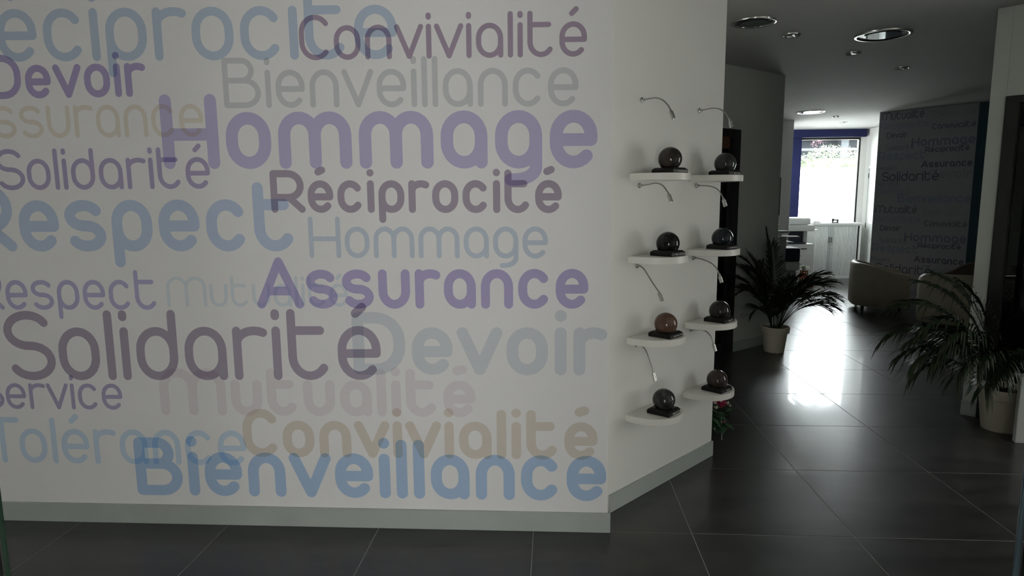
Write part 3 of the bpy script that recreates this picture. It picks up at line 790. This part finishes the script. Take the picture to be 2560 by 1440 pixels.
# glass door leaves standing open next to the camera
gd = thing('glass_door_leaf', 'blurred bluish edge of the glass door at the right picture edge', 'door leaf', (.729, 1.0, 0))
MB().box(0, .0095, 0, .004, .02, 2.3).build('glass_edge', M['edge_glass'], gd, bevel=.001)
MB().box(.0097, .101, -.03, 0, .0, 2.3).build('stile', M['frame'], gd, bevel=.002)
g2 = thing('glass_door_leaf', 'greenish glass door edge at the left picture edge', 'door leaf', (-.972, 1.0, 0))
MB().box(.012, .021, 0, .004, .02, 2.3).build('glass_edge', M['green_glass'], g2, bevel=.001)
MB().box(-.08, .0118, -.03, 0, .0, 2.3).build('stile', M['frame'], g2, bevel=.002)

# ------------------------------------------------------------------ flower arrangement behind the shelf wall
fa = thing('flower_arrangement', 'bunch of magenta and white artificial flowers behind the end of the shelf wall', 'flowers', (.925, 4.13, 0))
MB().lathe([(.035, 0), (.045, .01), (.05, .06), (.035, .13), (.028, .16), (.034, .175)], 24).build('vase', M['vase'], fa, smooth=True)
def leaf_blade(b, p, d, L, w, seg=4, dr=.3):
    d = Vector(d).normalized(); sd = d.cross(Vector((0, 0, 1)))
    if sd.length < .1: sd = Vector((1, 0, 0))
    sd.normalize(); prev = None
    for i in range(seg+1):
        f = i/seg; q = Vector(p)+d*L*f+Vector((0, 0, -dr*L*f*f)); ww_ = w*math.sin(PI*min(.97, .12+f*.86))
        cur = (b.bm.verts.new(q+sd*ww_), b.bm.verts.new(q+Vector((0, 0, -.15*ww_))), b.bm.verts.new(q-sd*ww_))
        if prev:
            b.bm.faces.new((prev[0], prev[1], cur[1], cur[0])); b.bm.faces.new((prev[1], prev[2], cur[2], cur[1]))
        prev = cur
fc = Vector((.17, .0, .235))          # middle of the big bloom, from the vase
rn = random.Random(3)
b = MB()
for k in range(70):
    a = rn.uniform(0, 2*PI); e = rn.uniform(-.9, 1.1); q = Vector((.15, 0, .15)) + Vector((rn.uniform(-.06, .055), rn.uniform(-.05, .05), rn.uniform(-.06, .06)))
    leaf_blade(b, q, (math.cos(a), math.sin(a), e*.7), rn.uniform(.05, .09), rn.uniform(.012, .021))
b.build('foliage', M['fern'], fa)
def bloom(c, r, mt, par, n=16, name='flower'):
    b = MB(); rr = random.Random(int(c[0]*1000))
    for k in range(n):
        a = k*2.399; e = .1+1.2*k/n; L = r*(1-.35*k/n)
        leaf_blade(b, c, (math.cos(a)*math.cos(e), math.sin(a)*math.cos(e)-.25, math.sin(e)), L, L*.42, 4, -.25)
    b.sphere(c, r*.3, 10, 8)
    return b.build(name, mt, par)
bloom(tuple(fc), .047, M['petal'], fa, 28)
bloom((.19, -.02, .122), .016, M['petal'], fa, 10)
for c0 in ((.125, -.02, .255), (.135, -.01, .22), (.16, -.02, .268), (.205, -.01, .25), (.222, -.01, .235), (.218, -.02, .205), (.185, -.02, .145), (.20, -.02, .115), (.145, -.02, .10), (.128, -.02, .085)):
    bloom(c0, rn.uniform(.012, .022), M['whitepetal'], fa, 6)
MB().tube([(.165, -.02, .16), (.168, -.03, .12), (.172, -.03, .07), (.172, -.03, .012)], .0016, 6).build('dangling_stem', M['whitepetal'], fa)
MB().tube([(0, 0, .15), (.05, 0, .22), (.10, 0, .22), (.15, 0, .18)], .003, 6).build('stem', M['stalk'], fa)

# ------------------------------------------------------------------ tub armchairs in the lounge
def tub_chair(label, loc, rz, mt, seatm):
    """local +y is where the sitter looks"""
    t = thing('tub_armchair', label, 'armchair', loc, rz, 'tub armchairs in the lounge')
    Wd, Dp, th = .37, .33, .095
    path = []
    R = .30
    path += [(Wd, y) for y in (Dp, Dp*.5, 0.02)]
    for k in range(1, 24):
        a = -PI*k/24; 
        path.append((Wd*math.copysign(abs(math.cos(a))**.62, math.cos(a)), .02 - (Dp+.02)*abs(math.sin(a))**.72))
    path += [(-Wd, y) for y in (0.02, Dp*.5, Dp)]
    b = MB(); n = len(path); rings = []
    for i, (x, y) in enumerate(path):
        p = Vector((x, y, 0)); d = (Vector((*path[min(i+1, n-1)], 0))-Vector((*path[max(i-1, 0)], 0))).normalized()
        inn = Vector((d.y, -d.x, 0)); inn = inn if inn.dot(Vector((0, .05, 0))-p) > 0 else -inn
        f = max(0, min(1, (Dp-y)/(2*Dp))); f = f*f*(3-2*f)
        zt = .525+.135*f
        sec = [(0.018, .075), (0, .10), (-.004, .35), (0, zt-.05), (.012, zt-.015), (.035, zt), (th-.035, zt), (th-.012, zt-.015), (th, zt-.05), (th, .30), (th, .075)]
        rings.append([b.bm.verts.new(p+inn*s_+Vector((0, 0, z_))) for s_, z_ in sec])
    m_ = len(rings[0])
    for a, c in zip(rings, rings[1:]):
        for k in range(m_): b.bm.faces.new((a[k], a[(k+1) % m_], c[(k+1) % m_], c[k]))
    b.bm.faces.new(list(reversed(rings[0]))); b.bm.faces.new(rings[-1])
    b.build('shell', mt, t, smooth=True)
    MB().box(-Wd+th+.002, Wd-th-.002, -.20, Dp-.01, .075, .30).build('seat_base', mt, t, smooth=True, bevel=.02, bseg=3)
    MB().box(-Wd+th+.004, Wd-th-.004, -.205, Dp+.005, .302, .40).build('seat_cushion', seatm, t, smooth=True, bevel=.03, bseg=3)
    for sx in (-1, 1):
        for sy in (-.20, .25):
            MB().lathe([(.016, 0), (.026, .078)], 14, (sx*.27, sy, 0)).build('leg', M['frame'], t, smooth=True)
    return t
tub_chair('cream tub armchair turned to the right, nearest the bright floor', (4.49, 9.21, 0), math.radians(-106), M['cream'], M['darkseat'])
tub_chair('cream tub armchair with its back to the viewer, partly behind the right palm', (4.76, 7.92, 0), math.radians(-30), M['cream'], M['darkseat'])
tub_chair('tan tub armchair in the lounge corner below the teal strip', (5.62, 8.78, 0), math.radians(118), M['tan_leather'], M['tan_leather'])

# ------------------------------------------------------------------ office: roller-shutter cabinet and things on it
cb = thing('shutter_cabinet', 'light grey roller shutter cabinet below the bright window', 'cabinet', (4.66, 12.57, 0))
CW = 1.13
MB().box(0, CW, -.012, .37, 1.02, 1.05).build('top', M['white_plastic'], cb, bevel=.003)
MB().box(0, .03, 0, .36, 0, 1.02).build('side_panel', M['white_plastic'], cb, bevel=.002)
MB().box(CW-.03, CW, 0, .36, 0, 1.02).build('side_panel', M['white_plastic'], cb, bevel=.002)
MB().box(.03, CW-.03, .345, .36, 0, 1.02).build('back_panel', M['white_plastic'], cb)
MB().box(.03, CW-.03, .004, .345, 0, .055).build('plinth', M['white_plastic'], cb, bevel=.002)
MB().box(.03, CW-.03, .004, .03, .995, 1.02).build('top_rail', M['white_plastic'], cb, bevel=.002)
sl = MB().box(-.0092, .0092, -.006, .004, .058, .993).mesh('slat', M['white_plastic'], bevel=.004, bseg=1)
x = .05
while x < CW-.075:
    if not (.522 < x < .612):
        o = bpy.data.objects.new('slat', sl); COL.objects.link(o); o.parent = cb; o.location = (x, .018, 0)
    x += .0245
MB().box(CW-.07, CW-.032, .03, .04, .058, .993).build('dark_gap', M['frame'], cb)
MB().box(.526, .566, .004, .024, .058, .993).build('closing_stile', M['grey_plastic'], cb, bevel=.002)
MB().box(.568, .608, .004, .024, .058, .993).build('closing_stile', M['grey_plastic'], cb, bevel=.002)
for hx in (.546, .588):
    h = MB().box(hx-.012, hx+.012, -.006, .004, .66, .80).build('handle', M['chrome'], cb, bevel=.003)
    MB().box(hx-.006, hx+.006, -.008, -.006, .675, .785).build('grip', M['frame'], h)
MB().lathe([(.009, 0), (.009, .012)], 12, (.588, .004, .60), (0, -1, 0)).build('lock', M['chrome'], cb)

pc = thing('hole_punch', 'small dark office punch standing on the grey cabinet', 'office tool', (5.317, 12.63, 1.05))
MB().box(-.065, .065, -.035, .035, 0, .018).build('base', M['frame'], pc, bevel=.004)
MB().box(-.062, -.03, -.03, .03, .018, .085).build('end_block', M['frame'], pc, bevel=.006)
MB().box(.028, .062, -.03, .03, .018, .07).build('end_block', M['frame'], pc, bevel=.008)
MB().box(-.03, .028, -.025, .025, .035, .078).build('lever', M['grey_plastic'], pc, bevel=.006)
sp = thing('stapler', 'flat dark stapler lying on the cabinet next to the copier lid', 'office tool', (4.985, 12.62, 1.05), math.radians(8))
MB().box(-.075, .07, -.018, .018, 0, .012).build('base', M['frame'], sp, bevel=.003)
MB().prism([(-.07, -.014), (.05, -.014), (.05, .014), (-.07, .014)], .014, .03).build('arm', M['frame'], sp, bevel=.004)

# copier
cp = thing('copier', 'white office copier with raised scanner beside the cabinet', 'copier', (4.08, 11.70, 0))
MB().box(0, .515, 0, .60, .02, .722).build('body', M['white_plastic'], cp, bevel=.008)
for z in (.10, .25, .40):
    d_ = MB().box(.012, .503, -.006, .001, z, z+.142).build('drawer', M['white_plastic'], cp, bevel=.003)
    MB().box(.20, .31, -.008, -.005, z+.105, z+.122).build('pull', M['grey_plastic'], d_)
MB().box(.29, .394, -.008, -.001, .63, .645).build('slot', M['frame'], cp)
MB().box(.02, .33, .05, .55, .723, .94).build('inner_tower', M['dark_plastic'], cp, bevel=.004)
MB().box(.33, .392, .01, .55, .723, .945).build('column', M['grey_plastic'], cp, bevel=.004)
MB().box(.05, .36, -.01, .20, .724, .755).build('output_tray', M['dark_plastic'], cp, bevel=.006)
MB().box(-.02, .50, -.03, .58, .946, 1.055).build('scanner_body', M['white_plastic'], cp, bevel=.010)
MB().box(-.02, .43, -.02, .57, 1.060, 1.178).build('feeder_lid', M['white_plastic'], cp, bevel=.014)
MB().prism([(.50, 0), (.57, .02), (.57, .40), (.50, .42)], .955, .972).build('side_tray', M['white_plastic'], cp, bevel=.003)
MB().box(.12, .26, -.004, -.001, .60, .62).build('seam', M['grey_plastic'], cp)
for sx in (.05, .46):
    for sy in (.06, .54):
        MB().lathe([(.022, 0), (.022, .02)], 12, (sx, sy, 0)).build('castor', M['frame'], cp)
# smaller printer nearer
pr = thing('printer', 'grey printer with dark blue front and white paper trays', 'printer', (3.36, 9.80, 0))
MB().box(0, .255, .02, .50, .03, .47).build('paper_cabinet', M['grey_plastic'], pr, bevel=.006)
MB().box(0, .09, .0, .50, .472, .955).build('side_tower', M['grey_plastic'], pr, bevel=.006)
MB().box(.092, .29, -.02, .45, .472, .60).build('lower_body', M['white_plastic'], pr, bevel=.005)
MB().box(.085, .285, -.03, .40, .602, .795).build('front_block', M['dark_plastic'], pr, bevel=.008)
MB().box(.086, .284, -.028, .39, .797, .803).build('top_sheet', M['paper'], pr)
MB().box(.092, .20, -.01, .35, .885, .893).build('paper_tray', M['paper'], pr)
MB().prism([(-.03, -.05), (.27, -.02), (.29, .16), (.02, .34)], .962, .975).build('paper_tray', M['paper'], pr, bevel=.002)
MB().prism([(.01, .02), (.15, .04), (.16, .24), (.01, .24)], 1.02, 1.045).build('document_feeder', M['grey_plastic'], pr, bevel=.004)
MB().box(.02, .05, .10, .20, .975, 1.02).build('feeder_foot', M['grey_plastic'], pr)
MB().prism([(.005, .03), (.14, .04), (.15, .22), (.005, .22)], 1.047, 1.052).build('top_sheet', M['paper'], pr)
MB().prism([(-.04, .10), (.04, .06), (.035, .26), (-.04, .28)], 1.135, 1.146).build('top_tray', M['paper'], pr, bevel=.002)
MB().box(-.02, 0, .16, .24, .95, 1.135).build('tray_post', M['grey_plastic'], pr)
for sx in (.03, .22):
    for sy in (.06, .44):
        MB().lathe([(.02, 0), (.02, .03)], 12, (sx, sy, 0)).build('castor', M['frame'], pr)

bx1 = thing('cardboard_box', 'small brown cardboard box on the floor before the copier', 'box', (4.40, 11.38, 0))
MB().box(-.055, .06, -.09, .09, 0, .17).build('carton', M['cardboard'], bx1, bevel=.003)
MB().box(-.015, .02, -.092, -.0905, .03, .09).build('shipping_label', M['paper'], bx1)
rdp = thing('red_packet', 'bright red packet lying on a pale carton before the copier', 'packet', (4.295, 11.33, .165))
MB().box(-.07, .05, -.05, .05, 0, .075).build('packet_body', M['red'], rdp, bevel=.012, bseg=3)
MB().prism([(-.05, -.02), (.03, -.02), (.03, .02), (-.05, .02)], .075, .09).build('packet_flap', M['red'], rdp, bevel=.003)
bx2 = thing('pale_carton', 'pale carton on the floor below the red packet', 'box', (4.27, 11.33, 0))
MB().box(-.07, .065, -.09, .09, 0, .165).build('carton', M['white_plastic'], bx2, bevel=.003)
MB().box(-.071, .066, -.012, .012, .1655, .1665).build('tape', M['cardboard'], bx2)
def small_plant(label, loc, sc, h, stand):
    t = thing('small_plant', label, 'plant', loc)
    if stand:
        MB().box(-.05, .05, -.05, .05, h-.02, h).build('stand_top', M['cardboard'], t, bevel=.003)
        for sx in (-.04, .04):
            for sy in (-.04, .04): MB().box(sx-.008, sx+.008, sy-.008, sy+.008, 0, h-.02).build('stand_leg', M['cardboard'], t)
    MB().lathe([(.028*sc, h), (.038*sc, h+.06*sc), (.034*sc, h+.06*sc)], 20).build('pot', M['white_plastic'], t, smooth=True)
    b = MB(); r = random.Random(int(h*100)+5)
    for k in range(22):
        a = r.uniform(0, 2*PI); e = r.uniform(.1, 1.2)
        leaf_blade(b, (0, 0, h+.055*sc), (math.cos(a)*math.cos(e), math.sin(a)*math.cos(e), math.sin(e)), r.uniform(.06, .12)*sc, .009*sc, 4, .5)
    b.build('leaves', M['bright_leaf'], t)
small_plant('small fresh green plant on a brown stand before the copier', (4.20, 11.05, 0), 1.0, .33, True)
small_plant('small fresh green plant on the floor stand between printer and copier', (3.93, 11.0, 0), 1.0, .62, True)
sc_ = thing('wall_screen', 'thin dark screen seen edge-on at the corridor corner', 'screen', (2.41, 7.25, 1.36))
MB().box(.012, .054, 0, .65, 0, .41).build('screen_body', M['frame'], sc_, bevel=.003)
MB().box(-.012, .012, .25, .40, .12, .28).build('wall_bracket', M['frame'], sc_)

# ------------------------------------------------------------------ outside the far window
gr = struct(MB().box(-20, 34, 13.1, 60, -.3, -.1).build('ground', M['paving']), 'pale paving outside the window', 'ground')
fe = thing('garden_fence', 'blinding white panel fence below the hedge outside the window', 'fence', (6.6, 17.2, -.1))
pm = MB().box(-.745, .745, -.02, .02, 0, 2.30).mesh('fence_panel', M['fence'], bevel=.004, bseg=1)
for k in range(-4, 5):
    o = bpy.data.objects.new('fence_panel', pm); COL.objects.link(o); o.parent = fe; o.location = (k*1.5, 0, 0)
MB().box(-6.75, 6.75, -.035, .035, 2.30, 2.36).build('coping', M['fence'], fe, bevel=.004)
for k in range(-4, 5):
    MB().box(k*1.5-.70, k*1.5+.70, -.025, -.0205, 1.98, 1.995).build('groove_rail', M['column'], fe)
# hedge: too many leaves to count
hb = MB(); rn = random.Random(11)
for k in range(9000):
    x = rn.uniform(-3.6, 3.6); y = rn.uniform(-.35, .5)
    top = 2.84+.10*math.sin(x*2.1)+.08*math.sin(x*5.3+1)+(-.16 if x > .9 else 0)
    z = 1.9+(top-1.9)*rn.random()**.6
    p = Vector((x, y, z)); d = Vector((rn.gauss(0, 1), rn.gauss(0, 1), rn.gauss(.4, 1))).normalized(); w = d.orthogonal().normalized()*.018; L = rn.uniform(.05, .10)
    v = [hb.bm.verts.new(q) for q in (p, p+d*L*.5+w, p+d*L, p+d*L*.5-w)]; hb.bm.faces.new(v)
hg = thing('hedge', 'leafy hedge with pink blossoms rising above the white fence', 'hedge', (7.05, 17.9, -.1))
o = hb.build('leaves', M['hedge'], hg); o['kind'] = 'stuff'
MB().box(-3.5, 3.5, -.25, .4, 0, 2.62).build('dense_core', M['hedge'], hg, bevel=.1, bseg=3)
for cx, cz, sc in ((-1.02, 2.98, 1), (-.86, 3.02, 1.2), (-.24, 3.0, 1), (-.12, 3.06, 1), (.62, 2.74, 1.3)):
    b = MB()
    for k in range(26):
        p = Vector((cx+rn.gauss(0, .05)*sc, rn.uniform(-.3, -.1), cz+rn.gauss(0, .05)*sc)); r_ = .014
        d = Vector((rn.gauss(0, 1), rn.gauss(0, 1), rn.gauss(0, 1))).normalized(); w = d.orthogonal().normalized()*r_
        b.bm.faces.new([b.bm.verts.new(q) for q in (p-d*r_, p+w, p+d*r_, p-w)])
    b.build('blossom', M['blossom'], hg)
bd = thing('neighbour_building', 'low grey-blue building with a pale column behind the hedge', 'building', (9.8, 24.0, -.1))
MB().box(-9, 9, 0, 4, 0, 3.55).build('wall', M['facade'], bd)
MB().box(-9, 9, -.7, 4.2, 3.56, 3.70).build('roof_edge', M['facade'], bd, bevel=.02)
MB().box(-9, 9, -.6, 0, 3.18, 3.26).build('beam', M['column'], bd)
for cx in (-4.5, .28, 4.5):
    MB().box(cx-.13, cx+.13, -.5, -.2, 0, 3.555).build('column', M['column'], bd, bevel=.01)
